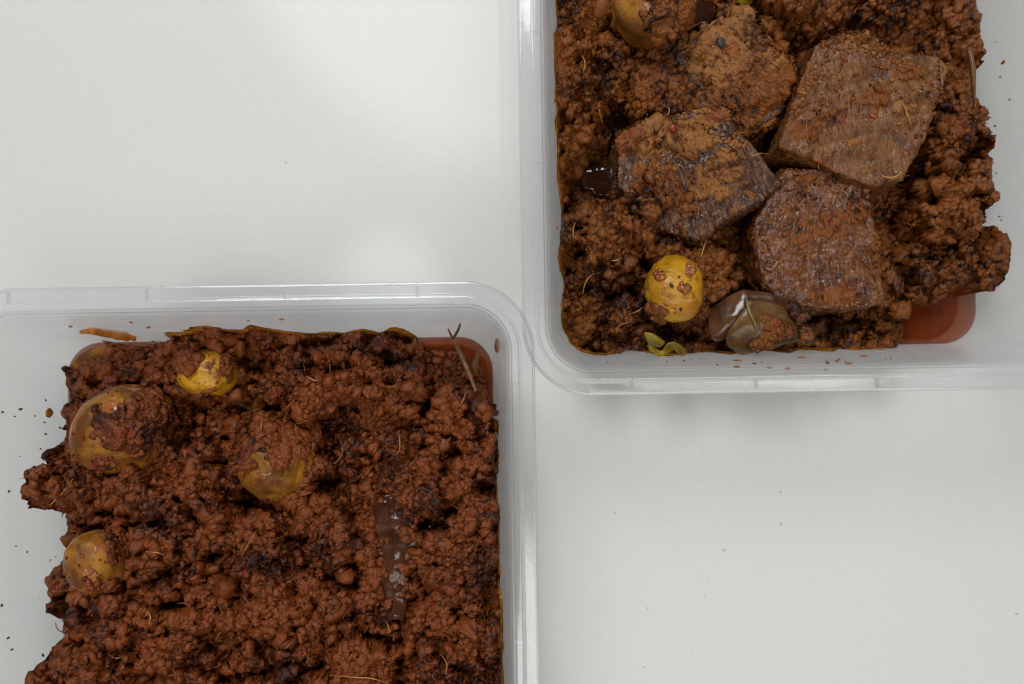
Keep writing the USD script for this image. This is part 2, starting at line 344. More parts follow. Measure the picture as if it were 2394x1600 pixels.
class Tub:
    def __init__(s, x0, x1, y0, y1, rot, pivot):
        s.c = np.array([(x0 + x1) / 2, (y0 + y1) / 2]); s.a, s.b = (x1 - x0) / 2, (y1 - y0) / 2
        s.t = math.radians(rot); s.piv = np.array(pivot, float)
        s.R = np.array([[math.cos(s.t), -math.sin(s.t)], [math.sin(s.t), math.cos(s.t)]])

    def world(s, p):                                 # tub-centred mm -> world mm
        q = np.array(p, float); q[..., :2] = (q[..., :2] + s.c - s.piv) @ s.R.T + s.piv
        return q

    def local(s, p):
        q = np.array(p, float); q[..., :2] = (q[..., :2] - s.piv) @ s.R + s.piv - s.c
        return q

    def half(s, z):
        d = DRAFT * (RIM_Z - z)
        return s.a - d, s.b - d

    def keep_in(s, p, gap=0.25):                     # push points inside the inner wall at their own height
        p = p.copy(); ha, hb = s.half(p[:, 2]); ha = ha - gap; hb = hb - gap; r = RC - 1.0
        p[:, 0] = np.clip(p[:, 0], -ha, ha); p[:, 1] = np.clip(p[:, 1], -hb, hb)
        ex, ey = np.abs(p[:, 0]) - (ha - r), np.abs(p[:, 1]) - (hb - r)
        d = np.hypot(ex, ey); m = (ex > 0) & (ey > 0) & (d > r)
        sx, sy = np.sign(p[m, 0]), np.sign(p[m, 1])
        p[m, 0] = sx * ((ha - r)[m] + ex[m] / d[m] * r); p[m, 1] = sy * ((hb - r)[m] + ey[m] / d[m] * r)
        return p

    def ring(s, off, z, n=14, rad=None):
        a, b, r = s.a + off, s.b + off, (RC + max(off, -1.0)) if rad is None else rad
        out = []
        for qx, qy, a0 in ((1, 1, 0), (-1, 1, 90), (-1, -1, 180), (1, -1, 270)):
            for k in range(n):
                t = math.radians(a0 + 90 * k / (n - 1)); out.append((qx * (a - r) + r * math.cos(t), qy * (b - r) + r * math.sin(t), z))
        # sample the straights too, so that they can bow a little outwards
        o = []; m = len(out)
        for k in range(m):
            p, q = np.array(out[k]), np.array(out[(k + 1) % m]); o.append(p)
            if (k + 1) % n == 0:
                o += [p + (q - p) * j / 8 for j in range(1, 8)]
        o = np.array(o)
        bow = 0.9
        fx = np.cos(np.clip(o[:, 0] / a, -1, 1) * math.pi / 2); fy = np.cos(np.clip(o[:, 1] / b, -1, 1) * math.pi / 2)
        flat_y = np.abs(o[:, 1]) > b - 0.01; flat_x = np.abs(o[:, 0]) > a - 0.01
        o[:, 1] += np.where(flat_y, np.sign(o[:, 1]) * bow * fx * 0, 0); o[:, 0] += np.where(flat_x, np.sign(o[:, 0]) * bow * fy * 0, 0)
        return o

    def sweep(s, prof, cap0=False, cap1=False):
        rings = [s.ring(o, z) for o, z in prof]; m = len(rings[0])
        v = np.vstack(rings); f = []
        for i in range(len(rings) - 1):
            k = np.arange(m); k2 = (k + 1) % m
            f.append(np.stack([i * m + k, i * m + k2, (i + 1) * m + k2], 1)); f.append(np.stack([i * m + k, (i + 1) * m + k2, (i + 1) * m + k], 1))
        f = np.vstack(f)
        for c, i in ((cap0, 0), (cap1, len(rings) - 1)):
            if c:
                v = np.vstack([v, rings[i].mean(0)]); k = np.arange(m)
                t = np.stack([i * m + k, i * m + (k + 1) % m, np.full(m, len(v) - 1)], 1)
                f = np.vstack([f, t if i else t[:, ::-1]])
        return s.world(v), f

    def build(s, label, ribs):
        t = thing('plastic_tub'); tag(t, label, 'food tub')
        dz = lambda z: -DRAFT * (RIM_Z - z)
        inner = [(dz(0) - 3.2, 1.0), (dz(1.3) - 1.2, 1.3), (dz(2.4) - 0.35, 2.2), (dz(4), 4.0), (dz(20), 20), (dz(35), 35), (dz(45.6), 45.6), (-0.12, 46.3), (0.0, 46.9)]
        outer = [(o + 0.65, z) for o, z in inner[::-1]][:-3] + [(dz(2.4) + 0.2, 1.6), (dz(1.3) - 0.6, 0.55), (dz(0) - 2.6, 0.35)]
        v, f = s.sweep(inner + [(0.65, 46.9)] + outer[1:], True, True)
        obj('tub_body', v, f, wall_plastic, t, smooth=35)
        prof = [(0.0, 46.9), (0.0, 49.3), (0.12, 49.75), (0.45, 50.05), (0.9, 50.2), (2.1, 50.2), (2.55, 50.05), (2.85, 49.7), (2.92, 49.1), (2.98, 48.75), (3.25, 48.55), (5.3, 48.45), (5.75, 48.3), (5.95, 47.9), (6.0, 46.0), (5.85, 45.75), (5.6, 45.75),
                (5.5, 46.0), (5.42, 47.55), (5.2, 47.85), (3.2, 47.95), (2.5, 48.1), (2.3, 49.2), (2.1, 49.6), (1.0, 49.6), (0.75, 49.2), (0.65, 46.9)]
        v, f = s.sweep(prof)
        obj('rim', v, f, rim_plastic, t, smooth=35)
        for x, y, vert in ribs:                      # small stiffening webs across the rim
            p = s.local(W(x, y, 48.6))
            b = trimesh.creation.box((0.45, 2.4, 1.3)) if not vert else trimesh.creation.box((2.4, 0.45, 1.3))
            b = np.array(b.vertices) + [p[0], p[1], 48.9], np.array(b.faces)
            obj('rib', s.world(b[0]), b[1], rim_plastic, t, smooth=False)
        return t


LX1, LY1 = (1186 - NX) * 200 / FPX, (NY - 716) * 200 / FPX
RX0, RY0 = (1285 - NX) * 200 / FPX, (NY - 866) * 200 / FPX
TW, TL = 122.0, 176.0
tub_l = Tub(LX1 - TW, LX1, LY1 - TL, LY1, 0.9, (LX1, LY1))
tub_r = Tub(RX0, RX0 + TW, RY0, RY0 + TL, 0.9, (RX0, RY0))
tub_l.build('clear plastic tub packed with red-brown paste and potatoes, at the lower left', [(22, 697, 0), (345, 690, 0), (665, 687, 0), (975, 684, 0), (1208, 897, 1), (1213, 1195, 1), (1216, 1500, 1)])
tub_r.build('clear plastic tub holding large brown meat chunks, at the upper right', [(1258, 78, 1), (1262, 382, 1), (1268, 675, 1), (1477, 893, 0), (1768, 897, 0), (2050, 895, 0)])

# ------------------------------------------------------------------ the stew in each tub
def axis_samples(h, lo, hi, fine, coarse):
    out, x = [-h], -h
    while x < h:
        x += fine if lo <= x <= hi else coarse
        out.append(min(x, h))
    return np.array(out)


def stew(tub, ctrl, seed, fine, wells, floor_z, pit=5.5):
    ctrl = np.array(ctrl, float)
    rbf = RBFInterpolator(ctrl[:, :2] / 100.0, ctrl[:, 2], kernel='thin_plate_spline', smoothing=0.02, degree=1)
    a0, b0 = tub.half(22.0)
    ys = [tub.local(W(1200, y, 25))[1] for y in (-40, 1640)]
    gx, gy = axis_samples(a0, -a0, a0, fine, fine), axis_samples(b0, min(ys), max(ys), fine, 1.2)
    s, t = np.meshgrid(gx / a0, gy / b0, indexing='ij'); nx, ny = s.shape
    z = np.full(s.shape, 24.0)
    lo = slice(None, None, 4)
    for _ in range(4):
        ha, hb = tub.half(z)
        p = tub.world(tub.keep_in(np.stack([s * ha, t * hb, z], -1).reshape(-1, 3)))
        px, py = topx(p)
        px, py = np.clip(px, -30, 2420), np.clip(py, -60, 1660)
        # evaluate on a lattice, then interpolate
        from scipy.interpolate import RegularGridInterpolator
        X, Y = np.linspace(px.min(), px.max(), 120), np.linspace(py.min(), py.max(), 120)
        G = rbf(np.stack(np.meshgrid(X, Y, indexing='ij'), -1).reshape(-1, 2) / 100.0).reshape(120, 120)
        z = np.clip(RegularGridInterpolator((X, Y), G)(np.stack([px, py], -1)), 2.5, 40).reshape(s.shape)
    wp = tub.world(np.stack([s * ha, t * hb, z], -1).reshape(-1, 3)); wx, wy = topx(wp); calm = np.ones(len(wx))
    jj = 0.5 * (fbm(np.stack([wx, wy, wx * 0], 1), 45.0, seed + 77, 3) - 0.5)
    for x, y, rx, ry, an, zw, pool in wells:
        ca, sa = math.cos(math.radians(an)), math.sin(math.radians(an)); dx, dy = wx - x, wy - y
        k = 1 - step(np.hypot((dx * ca + dy * sa) / rx, (-dx * sa + dy * ca) / ry) + jj, 0.72, 1.18)
        z = z + ((zw - z.ravel()) * k * (z.ravel() > zw)).reshape(z.shape)
        if pool: calm *= 1 - 0.8 * k
    ha, hb = tub.half(z)
    v = np.stack([s * ha, t * hb, z], -1).reshape(-1, 3)
    idx = np.arange(nx * ny).reshape(nx, ny)
    f = np.vstack([np.stack([idx[:-1, :-1], idx[1:, :-1], idx[1:, 1:]], -1).reshape(-1, 3), np.stack([idx[:-1, :-1], idx[1:, 1:], idx[:-1, 1:]], -1).reshape(-1, 3)])
    flat = np.stack([v[:, 0], v[:, 1], np.zeros(len(v))], 1)
    n = fbm(flat, 6.5, seed + 20, 3)
    edge = np.minimum(ha.ravel() - np.abs(v[:, 0]), hb.ravel() - np.abs(v[:, 1])); calm_c = calm * (0.35 + 0.65 * step(edge, 0.0, 4.0))
    v[:, 2] += calm * 4.0 * (fbm(flat, 13.0, seed + 30, 2) - 0.5)
    n2 = fbm(flat + 0.8 * fbm(flat, 1.2, seed + 44, 1)[:, None], 3.6, seed + 40, 2)
    v[:, 2] -= pit * step(n, 0.56, 0.65) + 4.2 * step(n2, 0.57, 0.70)
    v[:, 2] = np.where(calm > 0.6, np.maximum(v[:, 2], floor_z + 1.2), v[:, 2])
    v = crumble(v, f, seed, keep=calm_c)
    v[:, 2] = np.maximum(v[:, 2], np.where(calm > 0.7, floor_z + 0.3, 1.6))
    v = tub.keep_in(v)
    # the sides, down along the wall
    loop = np.concatenate([idx[:, 0], idx[-1, 1:], idx[::-1, -1][1:], idx[0, ::-1][1:-1]])
    rows, m = [loop], len(loop); extra = [v]; base = len(v)
    for k in range(1, 6):
        q = v[loop].copy(); q[:, 2] = np.maximum(q[:, 2] * (1 - k / 5.0), 1.5); q = tub.keep_in(q); extra.append(q); rows.append(base + np.arange(m)); base += m
    for r0, r1 in zip(rows[:-1], rows[1:]):
        f = np.vstack([f, np.stack([r0, r1, np.roll(r1, -1)], 1), np.stack([r0, np.roll(r1, -1), np.roll(r0, -1)], 1)])
    return tub.world(np.vstack(extra)), f, v, idx


left_ctrl = [(215, 800, 12), (165, 850, 13), (160, 900, 20), (155, 955, 14), (112, 1031, 23), (46, 1122, 33), (77, 1214, 29), (133, 1250, 12), (131, 1290, 14), (100, 1370, 26), (153, 1440, 12), (92, 1510, 26), (58, 1570, 32), (40, 1650, 33),
             (1168, 920, 27), (1172, 1100, 28), (1175, 1300, 28), (1178, 1600, 29), (1145, 870, 5), (1085, 800, 3), (1135, 805, 1), (1150, 835, 1), (1110, 800, 1), (1030, 795, 9), (960, 790, 22), (900, 768, 27), (850, 768, 27), (780, 775, 22), (700, 775, 22), (640, 765, 29), (560, 752, 33), (470, 750, 34), (400, 758, 31), (345, 790, 13), (290, 795, 12),
             (240, 870, 24), (340, 850, 24), (330, 900, 25), (480, 810, 31), (480, 960, 28), (620, 850, 24), (720, 830, 29), (850, 860, 32), (950, 900, 29), (1030, 950, 31), (1060, 1080, 33), (800, 1000, 20), (920, 1030, 19), (860, 1080, 22), (720, 960, 29), (560, 1000, 30),
             (440, 1050, 27), (420, 1150, 31), (130, 1120, 34), (200, 1160, 31), (330, 1200, 31), (520, 1180, 27), (560, 1260, 26), (700, 1200, 30), (820, 1180, 26), (930, 1290, 25), (1040, 1200, 30), (1090, 1330, 31), (330, 1310, 29), (170, 1400, 30), (260, 1430, 31), (420, 1380, 32), (600, 1380, 32), (770, 1320, 30), (900, 1430, 25),
             (1010, 1460, 30), (1120, 1500, 28), (850, 1540, 29), (650, 1540, 31), (430, 1530, 32), (230, 1550, 32), (550, 1600, 26), (900, 1640, 30), (1100, 1640, 28), (350, 1640, 31)]
right_ctrl = [(1303, -40, 30), (1305, 100, 29), (1306, 250, 29), (1308, 400, 27), (1310, 600, 26), (1318, 740, 24), (1345, 810, 23), (1420, 828, 24), (1560, 832, 25), (1700, 833, 24), (1850, 830, 23), (1980, 824, 20), (2080, 818, 17), (2150, 800, 5), (2190, 770, -1), (2240, 720, -3), (2265, 790, -4), (2215, 810, -3), (2185, 735, 4), (2230, 760, -4),
              (2290, 690, 14), (2328, 590, 21), (2325, 560, 20), (2285, 522, 7), (2318, 470, 19), (2310, 420, 16), (2318, 330, 19), (2312, 250, 17), (2290, 200, 7), (2302, 140, 17), (2290, 95, 14), (2280, 30, 12), (2280, -40, 12),
              (1400, 130, 26), (1380, 250, 27), (1420, 320, 18), (1400, 420, 15), (1350, 470, 18), (1340, 330, 25), (1390, 520, 33), (1460, 480, 37), (1540, 460, 36), (1560, 560, 30), (1440, 580, 33), (1380, 660, 27), (1460, 720, 25), (1500, 790, 19), (1620, 800, 23), (1640, 590, 27), (1730, 540, 5), (1700, 560, 8), (1770, 500, 6), (1740, 640, 14), (1690, 610, 22),
              (1880, 355, 2), (1830, 330, 6), (1910, 350, 3), (1860, 380, 6), (2060, 430, 6), (2110, 430, 9), (1950, 745, 8), (1860, 735, 10), (1950, 800, 20), (2050, 790, 20), (2130, 740, 20), (2090, 700, 17), (2160, 520, 23), (2230, 500, 23), (2210, 390, 24), (2250, 300, 23), (2140, 640, 21), (2230, 620, 21), (2190, 690, 15),
              (1870, 230, 8), (1890, 170, 10), (1650, 330, 24), (1620, 20, 17), (1670, -20, 18), (1880, 50, 24), (1980, 20, 18), (2100, 30, 25), (2180, 70, 14), (2230, 60, 16), (1830, -20, 24), (1450, 220, 26), (1560, 200, 28)]
left_wells = [(1070, 796, 130, 27, 4, 3.0, 1), (1135, 812, 48, 42, 0, 2.0, 1), (1166, 890, 30, 120, 0, 2.5, 1), (320, 786, 80, 20, 3, 8, 1), (330, 792, 60, 22, 5, 9, 1), (205, 815, 70, 36, -25, 8, 1), (150, 925, 16, 40, 0, 8, 0), (128, 1270, 16, 30, 0, 8, 0), (150, 1450, 16, 26, 0, 8, 0),
              (790, 1000, 50, 40, 20, 15, 0), (925, 1035, 42, 50, 0, 14, 0), (860, 1080, 40, 26, 0, 16, 0), (590, 845, 55, 28, 20, 20, 0), (700, 805, 70, 14, -8, 20, 0), (905, 835, 40, 18, 20, 22, 0), (1000, 945, 24, 40, 30, 21, 0), (560, 1170, 90, 24, 20, 22, 0),
              (430, 955, 34, 22, 20, 18, 0), (1010, 1235, 40, 24, 0, 20, 0), (700, 1270, 40, 20, 0, 22, 0), (880, 1500, 70, 18, 20, 21, 0), (600, 1580, 110, 18, -15, 22, 0), (380, 1420, 60, 16, 10, 23, 0), (1130, 1140, 26, 18, 0, 22, 0), (240, 1195, 40, 14, -20, 22, 0)]
right_wells = [(2235, 772, 125, 95, -38, 1.6, 1), (2290, 525, 26, 16, 0, 4, 0), (2296, 205, 20, 24, 0, 5, 0), (1885, 352, 62, 24, 8, 6, 0), (1735, 535, 75, 26, -35, 7, 0), (1870, 215, 26, 85, 22, 9, 0), (2090, 425, 60, 18, -15, 9, 0), (1940, 745, 85, 20, 0, 9, 0), (1395, 425, 65, 55, 0, 14, 0), (1440, 275, 40, 34, 0, 15, 0),
               (1620, 30, 60, 45, 0, 13, 0), (2190, 60, 40, 60, 20, 12, 0), (1700, 270, 110, 18, 12, 15, 0), (1560, 770, 70, 18, 8, 15, 0), (1480, 650, 12, 50, 0, 18, 0), (1760, 640, 34, 50, 0, 12, 0), (2100, 565, 26, 150, -4, 9, 0), (2120, 470, 40, 30, 0, 12, 0), (2150, 545, 40, 18, -20, 16, 0), (1430, 700, 30, 18, 0, 18, 0), (1520, 610, 40, 14, 20, 16, 0), (1340, 600, 22, 40, 0, 18, 0), (1560, 510, 16, 40, 20, 16, 0), (1800, 30, 60, 26, 0, 16, 0), (2010, 60, 40, 22, 0, 12, 0), (2060, 735, 60, 16, 10, 12, 0)]
vl, fl, ll, il = stew(tub_l, left_ctrl, 101, 0.23, left_wells, 15.5)
vr, fr, lr, ir = stew(tub_r, right_ctrl, 303, 0.23, right_wells, 9.5)
tag(obj('stew_paste', vl, fl, paste_l), 'crumbly red-brown spice paste filling the lower left tub', 'stew', kind='stuff')
tag(obj('stew_paste', vr, fr, paste_r), 'crumbly brown spice paste around the meat in the upper right tub', 'stew', kind='stuff')
tree_l, tree_r = cKDTree(vl), cKDTree(vr)
pxl, pxr = np.stack(topx(vl), -1), np.stack(topx(vr), -1)
t2l, t2r = cKDTree(pxl), cKDTree(pxr)


def surf(px, py, side, lift=0.0, r=10):
    """the highest point of the stew under a pixel of the picture"""
    t, v = (t2l, vl) if side == 'l' else (t2r, vr)
    k = t.query_ball_point((px, py), r)
    z = np.percentile(v[k, 2], 80) if len(k) else 25.0
    return W(px, py, z + lift)


def oil_body(tub, level, label):
    dz = -DRAFT * (RIM_Z - np.array([1.3, 4, level * 0.6, level]))
    v, f = tub.sweep([(dz[0] - 1.5, 1.2), (dz[1] - 0.06, 4.0), (dz[2] - 0.06, level * 0.6), (dz[3] - 0.06, level), (dz[3] - 2.0, level - 0.12)], True, True)
    tag(obj('chilli_oil', v, f, oil_m, smooth=30), label, 'oil')


oil_body(tub_l, 15.5, 'clear orange-red oil showing in the top corners of the lower left tub')
oil_body(tub_r, 9.5, 'dark red oil pooled in the bottom right corner of the upper right tub')

# a thin film of oil climbing the wall along the edge of the stew
def film(tub, v, idx, label, sides, seed):
    parts = []
    for loop in sides:
        e = v[loop]; n = len(e)
        up = 0.9 + 4.0 * fbm(np.stack([np.arange(n) * 0.05, np.zeros(n), np.zeros(n)], 1), 1.0, seed, 3) ** 2
        e = e.copy(); k = np.ones(15) / 15; e[:, 2] = np.convolve(np.pad(e[:, 2], 7, 'edge'), k, 'valid')
        a = tub.keep_in(np.column_stack([e[:, :2] * 1.05, e[:, 2] - 1.2]), 0.10); b = tub.keep_in(np.column_stack([e[:, :2] * 1.05, e[:, 2] + up]), 0.05)
        c = tub.keep_in(np.column_stack([e[:, :2], e[:, 2] + up * 0.4]), 0.55)
        k = np.arange(n - 1)
        vv = np.vstack([a, b, c]); ff = []
        for i, j in ((0, n), (n, 2 * n), (2 * n, 0)):
            ff += [np.stack([i + k, i + k + 1, j + k + 1], 1), np.stack([i + k, j + k + 1, j + k], 1)]
        parts.append((vv, np.vstack(ff)))
    v, f = merge(parts)
    tag(obj('oil_film', tub.world(v), f, film_m), label, 'oil film')


film_m = sheer('oil_film', (0.55, 0.22, 0.02), 0.30, 0.1)
film(tub_l, ll, il, 'thin orange oil line along the stew edge in the lower left tub', [il[:, -1], il[-1, :]], 5)
film(tub_r, lr, ir, 'thin orange oil line along the stew edge in the upper right tub', [ir[:int(ir.shape[0] * 0.72), 0], ir[0, :]], 6)

# ------------------------------------------------------------------ lumps: meat, potatoes
def coat(v, f, mask, amp, seed, amps=((1.5, 0.6), (0.9, 0.7), (0.5, 0.45))):
    """a crumbly layer of paste lying on part of a surface: mask 0..1 per vertex"""
    m = mask > 0.02; keep = m[f].any(1); ff = f[keep]
    u, inv = np.unique(ff, return_inverse=True); ff = inv.reshape(-1, 3); n = normals(v, f)[u]
    vv = v[u] + n * (amp * mask[u] - 0.35)[:, None]
    return crumble(vv, ff, seed, amps, keep=np.clip(mask[u] * 1.5, 0, 1), rag=((3.0, 0.9),) if amp > 0.6 else ()), ff


def chunk(poly, ztop, zbot, tilt, grain, seed, flare=1.0, edge=0.5, rough=0.6, taper=0.0):
    P = np.array(poly, float); c = P.mean(0)
    cw = W(*c, ztop)
    pw = W(P[:, 0], P[:, 1], ztop)[:, :2]
    m = trimesh.creation.extrude_polygon(Polygon(pw), ztop - zbot, engine='earcut')
    v, f = np.array(m.vertices), np.array(m.faces)
    for size in (1.6,):
        v, f = trimesh.remesh.subdivide_to_size(v, f, size, max_iter=20)
    m = trimesh.Trimesh(v, f, process=True); m.merge_vertices()
    trimesh.smoothing.filter_laplacian(m, lamb=0.5, iterations=2)
    v, f = trimesh.remesh.subdivide_to_size(np.array(m.vertices), np.array(m.faces), edge * 1.6, max_iter=20)
    m = trimesh.Trimesh(v, f, process=True); m.merge_vertices()
    trimesh.smoothing.filter_laplacian(m, lamb=0.5, iterations=1)
    v, f = np.array(m.vertices), np.array(m.faces)
    v[:, :2] = cw[:2] + (v[:, :2] - cw[:2]) * (1.02 + flare * (zbot + (ztop - zbot) - zbot - v[:, 2:3]) / (ztop - zbot) * 0.04)
    v[:, 2] += np.clip((v[:, 2] - zbot + 3) / (ztop - zbot), 0, 1) * (tilt[0] * (v[:, 0] - cw[0]) + tilt[1] * (v[:, 1] - cw[1]))
    # muscle fibre: noise stretched along the grain, and a few cracks
    g = np.array([math.cos(grain), math.sin(grain)]); along = v[:, :2] @ g; across = v[:, :2] @ np.array([-g[1], g[0]])
    q = np.stack([along * 0.16, across, v[:, 2] * 0.8], 1)
    n = normals(v, f)
    v = v + n * (rough * 1.6 * (fbm(q, 1.6, seed, 3) - 0.5) + 1.3 * (fbm(v, 9.0, seed + 5, 2) - 0.5))[:, None]
    n = normals(v, f); b, r = cells_noise(v, 2.2, seed + 9); v = v + n * (0.45 * rough * (b * r - 0.3))[:, None]
    n = normals(v, f); b, r = cells_noise(v, 0.9, seed + 10); v = v + n * (0.28 * rough * (b * r - 0.3))[:, None]
    return v, f


def spots_mask(v, spots, jitter, seed):
    px, py = topx(v); m = np.zeros(len(v))
    j = (fbm(v, 3.4, seed, 4) - 0.5) * jitter * 1.5
    for x, y, rx, ry in spots:
        d = np.hypot((px - x) / rx, (py - y) / ry)
        m = np.maximum(m, np.clip((1.0 - d + j) * 2.2, 0, 1))
    return m


def meat(label, poly, ztop, zbot, tilt, grain, seed, mat, coats, extra=0.0, **kw):
    t = thing('meat_chunk'); tag(t, label, 'meat')
    v, f = chunk(poly, ztop, zbot, tilt, grain, seed, **kw)
    obj('meat', v, f, mat, t)
    n = normals(v, f)
    for k, (spots, amp, pm) in enumerate(coats):
        m = spots_mask(v, spots, 1.3, seed + 31 + k)
        if extra and k == 0:
            m = np.maximum(m, extra * step(fbm(v, 4.5, seed + 60, 3), 0.52, 0.62))
        m = m * (v[:, 2] > zbot + 1.5)
        cv, cf = coat(v, f, m, amp, seed + 40 + k)
        obj('paste_crust', cv, cf, pm, t)
    return t, v, f


A_poly = [(1935, 78), (1990, 52), (2050, 48), (2110, 90), (2230, 104), (2258, 130), (2236, 190), (2205, 290), (2150, 395), (2080, 418), (2010, 392), (1930, 352), (1848, 318), (1888, 205)]
mA = meat('largest meat chunk, tan-brown and flat-topped, beside the right-hand wall of its tub', A_poly, 40, 10, (0.02, 0.05), 0.25, 11, meat_a,
     [([(1985, 75, 70, 24), (1890, 305, 60, 26), (2050, 230, 40, 26), (2130, 170, 36, 18), (1960, 270, 40, 30)], 0.4, paste_r), ([(2035, 62, 45, 20), (2110, 250, 26, 18), (2000, 330, 30, 14)], 0.8, paste_t)], extra=0.30, rough=0.8)
B_poly = [(1455, 305), (1560, 258), (1660, 240), (1705, 240), (1765, 305), (1805, 350), (1848, 412), (1790, 462), (1715, 500), (1655, 548), (1560, 525), (1495, 470), (1455, 420)]
mB = meat('meat chunk with tan crumbs over its middle and a dark shiny ridged end', B_poly, 38, 8, (-0.05, 0.06), 2.0, 22, meat_b,
     [([(1500, 330, 60, 60), (1560, 460, 80, 50), (1690, 260, 36, 22), (1510, 410, 50, 50)], 0.9, paste_r), ([(1600, 330, 100, 50), (1690, 390, 50, 40), (1560, 300, 60, 30), (1640, 430, 50, 30), (1690, 450, 25, 20)], 1.3, paste_t)], rough=1.0, extra=0.22)
C_poly = [(1848, 384), (1950, 386), (2040, 392), (2056, 480), (2068, 560), (2084, 700), (2048, 716), (1920, 718), (1838, 706), (1792, 640), (1774, 525), (1812, 450)]
mC = meat('glossy meat chunk with straight cut sides just above the olive leaf', C_poly, 33, 6, (-0.03, -0.02), 0.05, 33, meat_c,
     [([(1880, 560, 45, 45), (1950, 530, 40, 40), (1960, 695, 60, 22), (2010, 480, 30, 50), (2050, 620, 20, 80), (1880, 420, 60, 26)], 0.40, paste_r)], rough=1.0, extra=0.16)
D_poly = [(1500, 130), (1580, 95), (1640, 55), (1700, 20), (1760, 12), (1800, 80), (1868, 130), (1880, 172), (1850, 240), (1780, 280), (1690, 255), (1580, 245), (1490, 195)]
mD = meat('meat chunk buried in a mound of orange crumbs beside the coated top potato', D_poly, 35, 10, (0.0, 0.05), 0.5, 44, meat_b,
     [([(1540, 200, 70, 60), (1780, 180, 110, 110), (1700, 240, 120, 50), (1840, 170, 50, 40)], 2.2, paste_r), ([(1720, 120, 110, 80), (1750, 60, 60, 60), (1680, 170, 70, 50)], 2.6, paste_t)], rough=0.8)
F_poly = [(2162, 560), (2200, 552), (2245, 580), (2248, 660), (2215, 690), (2170, 682), (2152, 620)]
mF = meat('small dark meat piece half buried in paste above the red oil corner', F_poly, 22.0, 8, (0, 0), 1.4, 55, meat_c,
     [([(2170, 570, 30, 30), (2215, 685, 50, 25), (2240, 610, 20, 50)], 0.9, paste_r)], extra=0.2)


def grains(name, v, f, n, seed, mat, parent, zmin, r=(0.25, 0.8), where=None):
    q = np.random.default_rng(seed); nn = normals(v, f); ok = np.where((nn[:, 2] > 0.35) & (v[:, 2] > zmin) & (True if where is None else where))[0]
    if len(ok) < 20: return
    pts = q.choice(ok, n)
    cl = q.choice(ok, 14); d, _ = cKDTree(v[cl]).query(v[pts]); pts = pts[(d < 5.0) | (q.random(n) < 0.35)]
    gv, gf = merge([pebble(v[k] + nn[k] * 0.15, q.uniform(*r) * q.uniform(0.6, 1), int(k) % 997, 2 if q.random() < 0.4 else 1, (1, q.uniform(0.6, 1), 0.7), 0.45) for k in pts])
    tag(obj(name, gv, gf, mat, parent), kind='stuff')


grains('paste_grains', mA[1], mA[2], 230, 1, paste_r, mA[0], 30); grains('paste_grains', mA[1], mA[2], 120, 2, paste_t, mA[0], 30)
grains('paste_grains', mB[1], mB[2], 420, 3, paste_t, mB[0], 30); grains('paste_grains', mC[1], mC[2], 260, 4, paste_r, mC[0], 24); grains('paste_grains', mD[1], mD[2], 200, 5, paste_t, mD[0], 28)


def potato(label, px, py, z, rx, ry, rz, ang, seed, mat, coats, sub=6):
    t = thing('potato'); tag(t, label, 'potato')
    s = ICO[sub]; u = np.array(s.vertices); f = np.array(s.faces)
    c = W(px, py, z); sc = (CAM_Z - z) / FPX
    v = u * np.array([rx * sc, ry * sc, rz])
    v *= (1 + 0.16 * (fbm(u, 0.95, seed, 3) - 0.5) * 2 + 0.03 * (fbm(u, 0.25, seed + 1, 3) - 0.5))[:, None]
    a = math.radians(ang); v[:, :2] = v[:, :2] @ np.array([[math.cos(a), math.sin(a)], [-math.sin(a), math.cos(a)]])
    v = v + c
    obj('potato_flesh', v, f, mat, t)
    if sub == 6 and px != 1577: grains('paste_grains', v, f, 22, seed, paste_l if px < 1200 else paste_r, t, z, (0.15, 0.5))
    for k, (spots, amp, pm) in enumerate(coats):
        if amp > 0.6:                                # a thin film of sauce around the crumbs
            fm = spots_mask(v, [(x, y, a * 1.3, b * 1.3) for x, y, a, b in spots], 2.6, seed + 70 + k) * (v[:, 2] > z - rz * 0.5)
            cv, cf = coat(v, f, fm, 0.40, seed + 90 + k, ((1.2, 0.12),)); obj('sauce_film', cv, cf, smear_m, t)
        m = spots_mask(v, spots, 1.5, seed + 7 + k)
        m = m * (v[:, 2] > z - rz * 0.5)
        if (m > 0.02).any():
            cv, cf = coat(v, f, m, amp, seed + 17 + k, ((1.9, 0.7), (1.0, 0.6), (0.55, 0.35)) if amp > 0.4 else ((1.2, 0.2),))
            obj('paste_smear', cv, cf, pm, t)
    return t


potato('potato half coated in paste at the top edge, beside the crumb-covered meat', 1522, 20, 32, 92, 92, 8.5, 20, 61, potato_b, [([(1560, 20, 60, 55), (1590, 60, 40, 40), (1540, -10, 60, 40)], 0.9, paste_r)])
pot = potato('clean yellow potato dotted with black seeds next to the olive leaf', 1577, 674, 30, 71, 75, 7.5, 0, 62, potato_y, [([(1525, 735, 36, 22)], 1.1, paste_r), ([(1612, 632, 12, 20), (1538, 642, 14, 12)], 0.42, smear_m), ([(1600, 675, 17, 13)], 0.5, smear_m)])
potato('small bright yellow potato with one brown dot, near the back wall of its tub', 489, 876, 28, 68, 58, 7, 0, 63, potato_y, [([(440, 845, 30, 30), (530, 850, 18, 30), (480, 935, 70, 16)], 0.9, paste_l), ([(492, 873, 5, 6)], 0.3, paste_l)])
potato('largest potato in the lower left tub, golden, smeared with paste across its middle', 288, 1006, 27, 118, 100, 10.5, 32, 64, potato_b, [([(340, 950, 75, 42), (270, 1010, 60, 40), (330, 1030, 70, 60), (240, 985, 30, 30)], 0.9, paste_l), ([(230, 1085, 30, 20)], 0.5, paste_l)])
